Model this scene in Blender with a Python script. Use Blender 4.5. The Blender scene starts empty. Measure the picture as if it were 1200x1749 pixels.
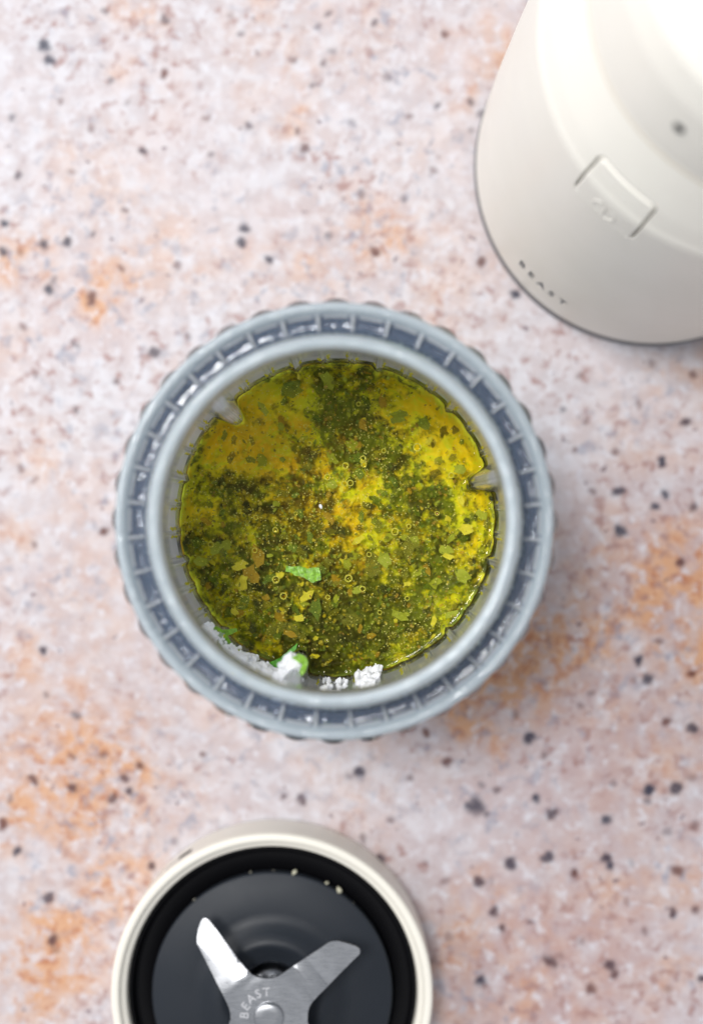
import bpy, bmesh, math, random
import numpy as np
from mathutils import Vector, Matrix, noise as mnoise

# ------------------------------------------------------------------ scale, camera, light
S = 1.82e-4            # metres on the table per photo pixel
H = 0.44               # camera height above the table
CX, CY = 600.0, 874.5
sc = bpy.context.scene
C = sc.collection
random.seed(7)
PI = math.pi

def hk(k): return H * (1 - 1 / k)                    # height whose magnification is k
def P(px, py, h=0.0):                                # point at height h seen at photo pixel
    f = (H - h) / H * S
    return Vector(((px - CX) * f, (CY - py) * f, h))

cam_d = bpy.data.cameras.new('camera'); cam = bpy.data.objects.new('camera', cam_d); C.objects.link(cam)
cam.location = (0, 0, H)
cam_d.sensor_fit = 'VERTICAL'; cam_d.sensor_height = 36; cam_d.sensor_width = 24
cam_d.lens = 36 * H / (1749 * S)
cam_d.clip_start = 0.01; cam_d.clip_end = 30
cam_d.dof.use_dof = True
KF = 1.19
cam_d.dof.focus_distance = H / KF
cam_d.dof.aperture_fstop = 5.6
sc.camera = cam

W = bpy.data.worlds.new('World'); sc.world = W; W.use_nodes = True
wn = W.node_tree.nodes; wl = W.node_tree.links
bg = wn['Background']
tc = wn.new('ShaderNodeTexCoord'); sx = wn.new('ShaderNodeSeparateXYZ'); mr = wn.new('ShaderNodeMapRange'); cr = wn.new('ShaderNodeMix')
cr.data_type = 'RGBA'
wl.new(tc.outputs['Generated'], sx.inputs[0]); wl.new(sx.outputs['Z'], mr.inputs['Value'])
mr.inputs['From Min'].default_value = 0.1; mr.inputs['From Max'].default_value = 0.95
wl.new(mr.outputs[0], cr.inputs['Factor'])
cr.inputs[6].default_value = (1.06, 1.09, 1.16, 1)      # walls of the room
cr.inputs[7].default_value = (0.98, 1.01, 1.07, 1)       # ceiling
wl.new(cr.outputs[2], bg.inputs['Color']); bg.inputs['Strength'].default_value = 0.44

def area(name, loc, target, sx_, sy_, power, col):
    l = bpy.data.lights.new(name, 'AREA'); l.shape = 'RECTANGLE'; l.size = sx_; l.size_y = sy_
    l.energy = power; l.color = col
    o = bpy.data.objects.new(name, l); C.objects.link(o); o.location = loc
    o.rotation_euler = (Vector(target) - Vector(loc)).to_track_quat('-Z', 'Y').to_euler()
    return o
area('window_light', (-0.82, 0.36, 0.86), (0.0, 0.0, 0.03), 0.85, 0.85, 7.9, (1.0, 0.985, 0.965))
area('jar_fill_light', (-0.235, 0.20, 1.25), (0.0, 0.0, 0.06), 0.22, 0.22, 7.9, (1.0, 0.99, 0.975))  # added overhead fill to light the oil through the jar mouth

sc.view_settings.view_transform = 'Standard'; sc.view_settings.look = 'None'
sc.view_settings.exposure = 0.2; sc.view_settings.gamma = 1
sc.render.engine = 'CYCLES'
cy = sc.cycles
cy.max_bounces = 24; cy.transmission_bounces = 22; cy.transparent_max_bounces = 24; cy.diffuse_bounces = 5; cy.glossy_bounces = 6
cy.volume_bounces = 0
cy.caustics_refractive = True; cy.caustics_reflective = True; cy.blur_glossy = 0.6
cy.sample_clamp_indirect = 25
cy.use_denoising = True

# ------------------------------------------------------------------ helpers
def link(name, me, mat=None, parent=None, smooth=True):
    o = bpy.data.objects.new(name, me); C.objects.link(o)
    if mat: me.materials.append(mat)
    if parent: o.parent = parent
    if smooth: me.polygons.foreach_set('use_smooth', [True] * len(me.polygons))
    return o
def mesh(name, v, f):
    me = bpy.data.meshes.new(name); me.from_pydata([tuple(a) for a in v], [], f); me.update(); return me
def thing(name, loc, label, cat, group=None):
    o = bpy.data.objects.new(name, None); C.objects.link(o); o.location = loc; o.empty_display_size = 0.01
    tag(o, label, cat, group); return o
def tag(o, label=None, cat=None, group=None, kind=None):
    if label: o['label'] = label
    if cat: o['category'] = cat
    if group: o['group'] = group
    if kind: o['kind'] = kind
def sharp(me, deg=35):
    me.set_sharp_from_angle(angle=math.radians(deg))

def lathe(prof, n=256, closed=False, rf=None):
    """prof: list of (r, z); rf(theta, i, r) -> radius. closed joins last to first."""
    v = []; f = []
    m = len(prof)
    for i, (r, z) in enumerate(prof):
        for j in range(n):
            t = 2 * PI * j / n
            rr = rf(t, i, r) if rf else r
            v.append((rr * math.cos(t), rr * math.sin(t), z))
    rng = m if closed else m - 1
    for i in range(rng):
        a = i * n; b = ((i + 1) % m) * n
        for j in range(n):
            k = (j + 1) % n
            f.append((a + j, a + k, b + k, b + j))
    return v, f
def fix_normals(me):
    bm = bmesh.new(); bm.from_mesh(me)
    bmesh.ops.remove_doubles(bm, verts=bm.verts, dist=1e-7)
    bmesh.ops.recalc_face_normals(bm, faces=bm.faces); bm.to_mesh(me); bm.free(); me.update()

def mat(name, col, rough=0.5, metal=0.0, **kw):
    m = bpy.data.materials.new(name); m.use_nodes = True
    b = m.node_tree.nodes['Principled BSDF']
    b.inputs['Base Color'].default_value = (*col, 1); b.inputs['Roughness'].default_value = rough
    b.inputs['Metallic'].default_value = metal
    for k, val in kw.items(): b.inputs[k.replace('_', ' ')].default_value = val
    return m
class N:
    """tiny node graph writer"""
    def __init__(s, m): s.m = m; s.t = m.node_tree; s.b = s.t.nodes['Principled BSDF']
    def new(s, ty, **kw):
        n = s.t.nodes.new(ty)
        for k, v in kw.items(): setattr(n, k, v)
        return n
    def set(s, n, i, v):
        if hasattr(v, 'is_output') or isinstance(v, bpy.types.NodeSocket): s.t.links.new(v, n.inputs[i])
        else: n.inputs[i].default_value = v
    def coord(s, kind='Object'): return s.new('ShaderNodeTexCoord').outputs[kind]
    def noise(s, vec, scale, detail=3, rough=0.5, dist=0.0, out='Fac'):
        n = s.new('ShaderNodeTexNoise'); s.set(n, 'Vector', vec); s.set(n, 'Scale', scale); s.set(n, 'Detail', detail)
        s.set(n, 'Roughness', rough); s.set(n, 'Distortion', dist); return n.outputs[out]
    def range(s, v, a, b, c=0.0, d=1.0, smooth=True):
        n = s.new('ShaderNodeMapRange'); n.interpolation_type = 'SMOOTHSTEP' if smooth else 'LINEAR'
        s.set(n, 0, v); s.set(n, 1, a); s.set(n, 2, b); s.set(n, 3, c); s.set(n, 4, d); return n.outputs[0]
    def math(s, op, a, b=0.0):
        n = s.new('ShaderNodeMath', operation=op); s.set(n, 0, a); s.set(n, 1, b); return n.outputs[0]
    def mix(s, f, a, b, mode='MIX'):
        n = s.new('ShaderNodeMix'); n.data_type = 'RGBA'; n.blend_type = mode
        s.set(n, 0, f)
        for i, v in ((6, a), (7, b)):
            s.set(n, i, v if isinstance(v, bpy.types.NodeSocket) else (*v, 1))
        return n.outputs[2]
    def attr(s, name): n = s.new('ShaderNodeAttribute'); n.attribute_name = name; return n.outputs['Fac']
    def bump(s, h, strength, dist=0.0005):
        n = s.new('ShaderNodeBump'); s.set(n, 'Height', h); s.set(n, 'Strength', strength); s.set(n, 'Distance', dist)
        s.t.links.new(n.outputs[0], s.b.inputs['Normal'])

# ------------------------------------------------------------------ materials
def mineral_material():
    m = mat('speckled_stone', (0.7, 0.68, 0.7), 0.5); g = N(m)
    co = g.coord('Object')
    orange = g.attr('orange'); pink = g.attr('pink'); spot = g.attr('spot'); hue = g.attr('hue')
    base = g.mix(g.range(g.noise(co, 160, 4, 0.6), 0.40, 0.60), (0.72, 0.705, 0.73), (0.61, 0.56, 0.57))
    # drifts of pink and pale lavender; the deep mauve also paints in light falloff
    base = g.mix(g.range(g.noise(co, 30, 4, 0.65), 0.44, 0.64, 0, 0.3), base, (0.72, 0.58, 0.55))
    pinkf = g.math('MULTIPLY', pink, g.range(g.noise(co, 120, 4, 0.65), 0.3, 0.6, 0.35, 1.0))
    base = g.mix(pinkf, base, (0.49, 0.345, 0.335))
    # orange stains, patchy
    o1 = g.range(g.noise(co, 105, 5, 0.68, 0.3), 0.36, 0.62, 0.12, 1.0)
    of = g.math('MULTIPLY', g.math('MULTIPLY', orange, o1), 1.55)
    base = g.mix(g.math('MINIMUM', of, 0.85), base, (0.70, 0.36, 0.17))
    o2 = g.math('MULTIPLY', orange, g.range(g.noise(co, 210, 4, 0.7), 0.50, 0.66, 0, 1.1))
    base = g.mix(g.math('MINIMUM', o2, 0.8), base, (0.47, 0.17, 0.08))
    # white flecks
    base = g.mix(g.range(g.noise(co, 250, 3, 0.55), 0.54, 0.68, 0, 0.55), base, (0.76, 0.75, 0.79))
    # small mottles: rose brown, blue grey
    v = g.new('ShaderNodeVectorMath', operation='ADD'); g.set(v, 0, co); g.set(v, 1, (3.1, 1.7, 0.4))
    c2 = v.outputs[0]
    area_ = g.range(g.noise(co, 17, 4, 0.6), 0.42, 0.56, 0.04, 1.0)
    f = g.math('MULTIPLY', g.range(g.noise(c2, 240, 3, 0.55, 0.2), 0.50, 0.70, 0, 0.78), area_)
    base = g.mix(f, base, (0.37, 0.20, 0.175))
    f = g.math('MULTIPLY', g.range(g.noise(c2, 205, 3, 0.58, 0.4), 0.52, 0.72, 0, 0.66), g.range(g.noise(c2, 15, 4, 0.6), 0.42, 0.58, 0.1, 1.0))
    base = g.mix(f, base, (0.28, 0.30, 0.38))
    v2 = g.new('ShaderNodeVectorMath', operation='ADD'); g.set(v2, 0, co); g.set(v2, 1, (-1.1, 2.7, 1.4))
    base = g.mix(g.range(g.noise(v2.outputs[0], 250, 3, 0.55), 0.66, 0.73, 0, 0.8), base, (0.17, 0.11, 0.13))
    # named dark crystals
    sp = g.math('MULTIPLY', spot, g.range(g.noise(co, 520, 3, 0.6), 0.3, 0.5, 0.82, 1.0))
    dark = g.mix(hue, (0.015, 0.02, 0.05), (0.15, 0.05, 0.035))
    base = g.mix(g.math('MINIMUM', sp, 0.98), base, dark)
    base = g.mix(1.0, base, (0.845, 0.85, 0.87), 'MULTIPLY')
    g.t.links.new(base, g.b.inputs['Base Color'])
    g.set(g.b, 'Roughness', 0.48); g.set(g.b, 'Specular IOR Level', 0.35)
    g.bump(g.noise(co, 900, 3, 0.6), 0.08, 0.0002)
    return m

def plastic(name, col, rough=0.36, bump=0.05):
    m = mat(name, col, rough); g = N(m); co = g.coord('Object')
    c = g.mix(g.range(g.noise(co, 60, 4, 0.6), 0.3, 0.7), tuple(x * 0.985 for x in col), col)
    g.t.links.new(c, g.b.inputs['Base Color'])
    g.set(g.b, 'Roughness', g.range(g.noise(co, 45, 5, 0.6), 0.3, 0.7, rough - 0.05, rough + 0.06))
    g.bump(g.noise(co, 2600, 2, 0.5), bump, 0.0001)
    return m

M = {}
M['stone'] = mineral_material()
M['cream'] = plastic('cream_plastic', (0.86, 0.835, 0.76))
M['cream_rim'] = plastic('cream_rim_plastic', (0.80, 0.765, 0.68), 0.4)
M['gap'] = mat('dirty_gap_plastic', (0.20, 0.12, 0.065), 0.8)  # brown dirt in the gap around the button
M['foot'] = mat('grey_rubber', (0.17, 0.17, 0.18), 0.6)
M['print'] = mat('dark_print', (0.008, 0.009, 0.012), 0.6)
M['print_soft'] = mat('grey_print_base', (0.13, 0.14, 0.16), 0.6)
M['black'] = mat('black_rubber', (0.003, 0.003, 0.004), 0.6, Specular_IOR_Level=0.12)
M['charcoal'] = plastic('charcoal_plastic', (0.016, 0.020, 0.027), 0.45, 0.3)
M['charcoal'].node_tree.nodes['Principled BSDF'].inputs['Specular IOR Level'].default_value = 0.28
M['crumb'] = mat('cream_crumb', (0.50, 0.48, 0.36), 0.7)
M['white'] = mat('white_crumb', (0.97, 0.97, 0.98), 0.6)

def steel(name, col, rough):
    m = mat(name, col, rough, 1.0); g = N(m); co = g.coord('Object')
    mp = g.new('ShaderNodeMapping'); g.set(mp, 0, co); mp.inputs['Scale'].default_value = (260, 2600, 260); mp.inputs['Rotation'].default_value = (0, 0, 0.7)
    nz = g.noise(mp.outputs[0], 1.0, 3, 0.6)
    g.set(g.b, 'Roughness', g.range(nz, 0.3, 0.7, rough - 0.05, rough + 0.06)); g.bump(nz, 0.04, 0.0001)
    c = g.mix(g.range(g.noise(co, 130, 4, 0.6), 0.35, 0.7), tuple(x * 0.88 for x in col), col)
    g.t.links.new(c, g.b.inputs['Base Color'])
    return m
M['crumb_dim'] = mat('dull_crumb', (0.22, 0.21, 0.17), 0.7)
M['steel'] = steel('brushed_steel', (0.44, 0.45, 0.47), 0.30)
M['etch'] = mat('etched_steel', (0.66, 0.66, 0.68), 0.45, 0.95)

def clear_plastic(name, col, rough, tw, bump=0.0):
    m = mat(name, col, rough, Transmission_Weight=tw, IOR=1.46); g = N(m)
    if bump:
        co = g.coord('Object'); n1 = g.noise(co, 190, 4, 0.6, 0.5)
        g.set(g.b, 'Roughness', g.range(g.noise(co, 90, 4, 0.6), 0.35, 0.68, rough * 0.4, rough * 1.6)); g.bump(n1, bump, 0.0012)
    return m

M['glass_lightened'] = clear_plastic('lightened_rim_plastic', (0.80, 0.92, 1.0), 0.06, 0.60, 0.6)  # milky haze stands in for bright light on rim and collar
M['glass_slate'] = clear_plastic('darkened_trough_plastic', (0.34, 0.49, 0.76), 0.07, 0.88, 0.4)  # blue tint paints in the dark refraction of the shoulder trough
M['glass_glint'] = clear_plastic('rib_glint_plastic', (0.90, 0.95, 1.0), 0.10, 0.62)  # pale haze paints glints on the ribs and trough edge
def thin_plastic(name, tint, rough, haze=0.0, ior=1.4):
    m = bpy.data.materials.new(name); m.use_nodes = True; t = m.node_tree; t.nodes.clear()
    out = t.nodes.new('ShaderNodeOutputMaterial'); mix = t.nodes.new('ShaderNodeMixShader')
    fr = t.nodes.new('ShaderNodeFresnel'); fr.inputs['IOR'].default_value = ior
    tr = t.nodes.new('ShaderNodeBsdfTransparent'); tr.inputs['Color'].default_value = (*tint, 1)
    gl = t.nodes.new('ShaderNodeBsdfGlossy'); gl.inputs['Roughness'].default_value = rough
    src = tr
    if haze:
        d1 = t.nodes.new('ShaderNodeBsdfDiffuse'); d1.inputs['Color'].default_value = (0.95, 0.95, 0.95, 1)
        d2 = t.nodes.new('ShaderNodeBsdfTranslucent'); d2.inputs['Color'].default_value = (0.97, 0.96, 0.94, 1)
        df = t.nodes.new('ShaderNodeMixShader'); df.inputs[0].default_value = 0.6; t.links.new(d1.outputs[0], df.inputs[1]); t.links.new(d2.outputs[0], df.inputs[2])
        m2 = t.nodes.new('ShaderNodeMixShader'); m2.inputs[0].default_value = haze
        t.links.new(tr.outputs[0], m2.inputs[1]); t.links.new(df.outputs[0], m2.inputs[2]); src = m2
    t.links.new(fr.outputs[0], mix.inputs[0]); t.links.new(src.outputs[0], mix.inputs[1]); t.links.new(gl.outputs[0], mix.inputs[2])
    t.links.new(mix.outputs[0], out.inputs['Surface']); return m
M['glass_upper'] = thin_plastic('inner_wall_plastic', (0.99, 0.99, 0.985), 0.04, 0.56, 1.2)  # haze paints in the brightness of light passing the clear wall
M['glass_side'] = thin_plastic('ribbed_side_plastic', (0.78, 0.87, 0.96), 0.05, 0.05)

M['glass'] = thin_plastic('clear_vessel_plastic', (0.985, 0.995, 1.0), 0.03)
def oil_material():
    m = bpy.data.materials.new('golden_oil'); m.use_nodes = True; t = m.node_tree; t.nodes.clear()
    out = t.nodes.new('ShaderNodeOutputMaterial'); mix = t.nodes.new('ShaderNodeMixShader')
    fr = t.nodes.new('ShaderNodeFresnel'); fr.inputs['IOR'].default_value = 1.22
    tr = t.nodes.new('ShaderNodeBsdfTransparent'); gl = t.nodes.new('ShaderNodeBsdfGlossy'); gl.inputs['Roughness'].default_value = 0.03
    t.links.new(fr.outputs[0], mix.inputs[0]); t.links.new(tr.outputs[0], mix.inputs[1]); t.links.new(gl.outputs[0], mix.inputs[2])
    t.links.new(mix.outputs[0], out.inputs['Surface'])
    va = t.nodes.new('ShaderNodeVolumeAbsorption'); va.inputs['Color'].default_value = (0.985, 0.90, 0.0, 1); va.inputs['Density'].default_value = 90
    t.links.new(va.outputs[0], out.inputs['Volume'])
    return m
M['oil'] = oil_material()
def herb(name, col, rough=0.55, var=0.55, clear=0.0):
    m = mat(name, col, rough, Subsurface_Weight=0.0); g = N(m); co = g.coord('Object')
    c = g.mix(g.range(g.noise(co, 900, 4, 0.65), 0.3, 0.7), tuple(x * var for x in col), tuple(min(1, x * 1.15) for x in col))
    g.t.links.new(c, g.b.inputs['Base Color']); g.bump(g.noise(co, 1500, 3, 0.6), 0.4, 0.0003)
    if clear:
        t = m.node_tree; tr = t.nodes.new('ShaderNodeBsdfTransparent'); mx = t.nodes.new('ShaderNodeMixShader'); mx.inputs[0].default_value = 1 - clear
        t.links.new(tr.outputs[0], mx.inputs[1]); t.links.new(g.b.outputs[0], mx.inputs[2]); t.links.new(mx.outputs[0], t.nodes['Material Output'].inputs['Surface'])
    return m
M['leaf_olive'] = herb('olive_herb', (0.34, 0.34, 0.02), clear=.6)
M['leaf_green'] = herb('green_herb', (0.24, 0.36, 0.03), clear=.5)
M['leaf_dark'] = herb('dark_herb', (0.07, 0.085, 0.012), clear=.62)
M['leaf_yellow'] = herb('mustard_flake', (0.92, 0.80, 0.05), var=0.75, clear=.15)
M['leaf_lime'] = herb('lime_herb', (0.60, 0.68, 0.06), clear=.35)
M['leaf_amber'] = herb('amber_flake', (0.70, 0.46, 0.03), clear=.4)
M['fresh'] = herb('fresh_green_herb', (0.27, 0.55, 0.03), 0.3, 0.5)
M['fresh_dark'] = herb('fresh_dark_green_herb', (0.10, 0.42, 0.02), 0.45)
M['bubble_rim_glint'] = herb('bubble_rim_glint', (1.0, 0.86, 0.12), 0.2, 0.9, 0.35)  # yellow ring paints the bright light around a bubble's edge
M['speck'] = mat('oil_micro_bubble_glint', (1.0, 0.95, 0.30), 0.25)  # opaque bright yellow stands in for the glint of tiny bubbles
M['bubble'] = mat('oil_bubble_film', (1.0, 0.93, 0.35), 0.03, Transmission_Weight=1.0, IOR=1.18)
def bed_material():
    m = mat('herb_mash', (0.3, 0.25, 0.02), 0.6); g = N(m); co = g.coord('Object')
    lum = g.attr('lum'); grn = g.attr('green')
    n1 = g.noise(co, 150, 6, 0.68, 0.6); n2 = g.noise(co, 420, 5, 0.65, 0.4)
    l = g.math('ADD', lum, g.math('MULTIPLY', g.math('SUBTRACT', n1, 0.5), 3.4))
    l = g.math('ADD', l, g.math('MULTIPLY', g.math('SUBTRACT', n2, 0.5), 2.6))
    l = g.math('ADD', l, g.math('MULTIPLY', g.math('SUBTRACT', g.noise(co, 75, 5, 0.62, 1.2), 0.5), 2.6))
    c = g.mix(g.range(l, 0.0, 0.45), (0.035, 0.034, 0.003), (0.52, 0.42, 0.010))
    c = g.mix(g.range(l, 0.42, 0.95), c, (1.0, 0.76, 0.015))
    c = g.mix(g.math('MULTIPLY', g.attr('amber'), 0.8), c, g.mix(g.range(l, 0.1, 1.0), (0.16, 0.095, 0.004), (0.90, 0.52, 0.01)))
    gr = g.math('MINIMUM', g.math('ADD', g.math('MULTIPLY', grn, g.range(g.noise(co, 210, 4, 0.6), 0.35, 0.6, 0.2, 1)), g.range(g.noise(co, 120, 4, 0.6, 1.0), 0.5, 0.62, 0, 0.6)), 1.0)
    c = g.mix(gr, c, g.mix(g.range(l, 0.1, 0.9), (0.15, 0.20, 0.01), (0.74, 0.80, 0.03)))
    g.t.links.new(c, g.b.inputs['Base Color']); g.bump(n2, 0.5, 0.0008)
    return m
M['bed'] = bed_material()

# ------------------------------------------------------------------ the stone surface
def smoothnoise(X, Y, scale, seed):
    out = np.zeros(X.shape, np.float32); rs = np.random.RandomState(seed)
    x = X * scale; y = Y * scale; amp = 1.0; tot = 0
    for o in range(3):
        g = rs.rand(257, 257).astype(np.float32)
        xi = np.floor(x).astype(int); yi = np.floor(y).astype(int); fx = x - xi; fy = y - yi
        fx = fx * fx * (3 - 2 * fx); fy = fy * fy * (3 - 2 * fy)
        a = g[yi % 257, xi % 257]; b = g[yi % 257, (xi + 1) % 257]; c = g[(yi + 1) % 257, xi % 257]; d = g[(yi + 1) % 257, (xi + 1) % 257]
        out += amp * ((a * (1 - fx) + b * fx) * (1 - fy) + (c * (1 - fx) + d * fx) * fy); tot += amp
        amp *= 0.5; x = x * 2.03 + 11.3; y = y * 2.03 + 5.7
    return out / tot

ORANGE = [(150,1320,120,.9),(245,1310,45,.8),(35,1400,60,.7),(25,1280,40,.4),(200,1520,75,.6),(95,1620,85,1.0),(140,1560,50,.6),(70,1700,70,.5),(160,510,32,.95),(200,480,60,.5),
 (40,440,55,.55),(100,250,40,.2),(255,15,60,.35),(210,130,30,.25),(640,400,75,.45),(660,430,32,.6),(530,470,60,.35),(905,1105,85,1.0),(860,1160,65,1.0),(970,1090,85,.8),(790,1220,60,.75),
 (830,1240,50,.6),(1150,1010,100,.9),(1190,1130,60,.7),(1080,1060,60,.5),(860,70,55,.45),(800,120,60,.3),(495,230,30,.4),(500,210,22,.35),(110,1180,60,.35),(40,1130,60,.4),(60,780,50,.3),(180,830,60,.12),
 (1010,960,50,.35),(1050,900,45,.2),(1170,650,60,.3),(700,1690,70,.3),(860,1530,50,.25),(780,1600,70,.4),(1120,1300,70,.3),(270,1630,60,.4),(420,450,80,.18),(760,400,50,.2),(10,920,40,.3),(330,1340,60,.15),(1150,1640,50,.3),(900,1700,60,.35)]
PINK_FALLOFF = [(150,1250,260,.5),(1000,1300,330,.8),(950,1650,300,.95),(1150,1000,230,.85),(700,1500,170,.5),(560,420,170,.35),(150,500,170,.4),(60,1650,220,.3),(720,60,200,.25),(1100,750,150,.25),(820,1100,140,.6),(420,1350,140,.35),(100,1000,160,.4)]  # pink drift, heaviest lower right where it paints in light falloff
SPOTS = [(76,78,11,0),(83,104,9,0),(20,200,7,0),(33,300,7,.2),(77,416,8,0),(117,412,8,.1),(92,478,7,0),(84,494,8,0),(10,382,8,0),(4,430,8,0),(35,432,7,.6),(418,390,8,.1),(413,415,8,.1),(458,444,8,.1),
 (283,34,7,.4),(178,18,7,.1),(393,29,6,.8),(409,57,6,0),(542,48,7,.4),(562,22,7,.1),(566,89,7,0),(278,126,8,.9),(190,138,7,0),(439,90,6,.9),(500,102,7,.9),(353,203,7,.9),(242,258,8,.3),(520,250,8,.7),(508,224,6,.5),(425,216,7,.2),
 (561,402,7,.1),(302,454,7,.9),(207,456,7,.9),(104,172,7,.8),(156,220,6,.8),(123,294,7,.7),(213,362,6,.5),(160,402,6,0),(218,176,6,.7),(360,265,6,.3),(534,144,6,0),(552,108,6,.6),(618,330,7,.4),(640,430,9,.9),(820,447,9,.9),
 (805,222,7,.2),(822,196,7,.1),(803,176,7,.1),(880,502,9,0),(265,605,9,.2),(155,506,13,1),(320,574,6,.4),(1056,909,10,0),(1054,842,10,.1),(1136,842,9,0),(1128,790,8,0),(1116,866,8,0),(1180,866,8,.5),(1160,960,8,.8),
 (1090,1128,9,.1),(1105,1160,9,0),(1082,1160,6,.3),(1180,1245,9,.2),(1010,1186,7,.3),(1137,1231,8,.9),(904,1262,11,.1),(809,1378,14,.05),(828,1390,7,.1),(820,1342,6,.2),(850,1348,7,.4),(914,1362,8,0),(943,1390,9,.3),(1035,1400,9,0),(1108,1350,9,0),(1106,1368,7,.1),
 (1154,1346,9,.1),(1045,1337,7,.1),(935,1464,10,.1),(869,1474,9,.2),(843,1557,9,.4),(857,1585,8,.5),(761,1503,7,.6),(818,1505,8,.4),(836,1504,7,.9),(939,1641,12,.6),(958,1632,7,.8),(821,1676,9,.1),(1043,1650,10,.4),(1046,1664,8,.6),(1149,1558,8,.4),(1034,1466,9,.2),(1040,1478,8,0),(1078,1476,7,0),
 (1157,1487,10,.9),(978,1490,8,.8),(1198,1672,9,.2),(763,1300,8,.9),(727,1253,8,1),(725,1476,6,.6),(880,1222,7,.9),(613,1320,12,.15),(595,1326,7,.2),(515,1366,8,.4),(485,1362,6,.4),(650,1463,8,.3),(620,1432,7,.5),(81,1533,9,.3),(92,1606,10,.6),(97,1622,7,.7),(75,1112,8,.2),
 (30,1452,8,.1),(260,1478,9,.5),(192,1364,8,.7),(176,1290,7,.5),(124,1291,7,.7),(58,1335,9,.7),(17,1365,7,.5),(213,1330,8,.6),(222,1352,8,.3),(126,1345,8,.8),(5,1412,10,1),(130,1222,7,.1),(240,1308,8,.8),(345,1290,6,.8),(80,1185,6,.4),(300,1436,6,.3),(60,820,7,.9),(36,800,7,.9),(180,908,8,.9),(60,930,6,.3),
 (1125,1095,7,.8),(1180,1150,8,.9),(990,1205,7,.6),(930,1290,6,.5),(1070,1540,7,.8),(1100,1590,7,.7),(990,1610,7,.8),(1010,1690,8,.9),(905,1575,6,.8),(1140,1690,7,.9),(765,1600,7,.8),(740,1640,7,.9),(1188,1555,7,.5),(1180,1330,7,.8),(1140,1420,7,.3),(1185,1410,7,.8),(700,1330,6,.5),(667,1400,6,.5),
 (990,640,7,.9),(1110,620,7,.4),(1000,720,7,.6),(1090,690,7,.8),(1170,720,8,.3),(1050,770,7,.8),(960,700,6,.2),(1180,640,7,.9),(1010,840,7,.7),(980,770,6,.8),(130,700,6,.4),(60,640,7,.8),(200,650,6,.6),(40,560,7,.8),(130,590,6,.2),(700,200,6,.8),(660,130,7,.6),(740,290,7,.7),(690,340,6,.2),(600,210,7,.5),(760,60,7,.8),(640,40,6,.3),(830,300,6,.6),(745,180,6,.2)]
def build_table():
    xs = np.concatenate([np.linspace(-2600, -30, 24), np.arange(-24, 1225, 3.2), np.linspace(1230, 3800, 24)])
    ys = np.concatenate([np.linspace(-2800, -30, 24), np.arange(-24, 1774, 3.2), np.linspace(1780, 4400, 24)])
    X, Y = np.meshgrid(xs, ys); nx, ny = len(xs), len(ys)
    co = np.stack([(X - CX) * S, (CY - Y) * S, np.zeros_like(X)], -1).reshape(-1, 3)
    idx = np.arange(nx * ny).reshape(ny, nx)
    quads = np.stack([idx[1:, :-1], idx[1:, 1:], idx[:-1, 1:], idx[:-1, :-1]], -1).reshape(-1, 4)
    me = bpy.data.meshes.new('table_top'); me.vertices.add(nx * ny); me.vertices.foreach_set('co', co.ravel().astype(np.float32))
    me.loops.add(quads.size); me.loops.foreach_set('vertex_index', quads.ravel().astype(np.int32))
    me.polygons.add(len(quads)); me.polygons.foreach_set('loop_start', (np.arange(len(quads)) * 4).astype(np.int32)); me.update(calc_edges=True)
    wx = (smoothnoise(X + 5000, Y + 5000, 1 / 14, 1) - .5); wy = (smoothnoise(X + 5000, Y + 5000, 1 / 14, 2) - .5)
    wX = (smoothnoise(X + 5000, Y + 5000, 1 / 70, 3) - .5) * 90; wY = (smoothnoise(X + 5000, Y + 5000, 1 / 70, 4) - .5) * 90
    org = np.zeros_like(X); pk = np.zeros_like(X) + 0.12
    for x, y, r, s in ORANGE:
        d2 = (X + wX - x) ** 2 + (Y + wY - y) ** 2; org = np.maximum(org, s * np.exp(-d2 / (r * r)))
    org = np.maximum(org, 0.20 * (smoothnoise(X + 9000, Y + 9000, 1 / 150, 5) - .42).clip(0) * 3)
    for x, y, r, s in PINK_FALLOFF:
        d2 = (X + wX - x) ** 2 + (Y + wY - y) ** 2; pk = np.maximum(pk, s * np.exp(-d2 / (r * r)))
    sp = np.zeros_like(X); hu = np.zeros_like(X) + 0.3
    for x, y, r, h in SPOTS:
        w = r * 1.5; rs = np.random.RandomState(int(x * 7 + y)); a = rs.uniform(0, PI); e = rs.uniform(0.72, 1.0)
        dx = X + wx * w - x; dy = Y + wy * w - y
        u = (dx * math.cos(a) + dy * math.sin(a)) ; v_ = (-dx * math.sin(a) + dy * math.cos(a)) / e
        d = np.sqrt(u * u + v_ * v_) / (r * 1.25)
        s = 1 / (1 + np.exp((d - 0.84) * 9))
        s *= rs.uniform(0.85, 1.0) if r >= 8 else rs.uniform(0.35, 0.75)
        hu = np.where(s > sp, h, hu); sp = np.maximum(sp, s)
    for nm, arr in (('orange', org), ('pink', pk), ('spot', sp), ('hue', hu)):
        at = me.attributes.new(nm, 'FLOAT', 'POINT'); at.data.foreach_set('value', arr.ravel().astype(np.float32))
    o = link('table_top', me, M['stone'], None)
    o['kind'] = 'structure'
build_table()

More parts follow.
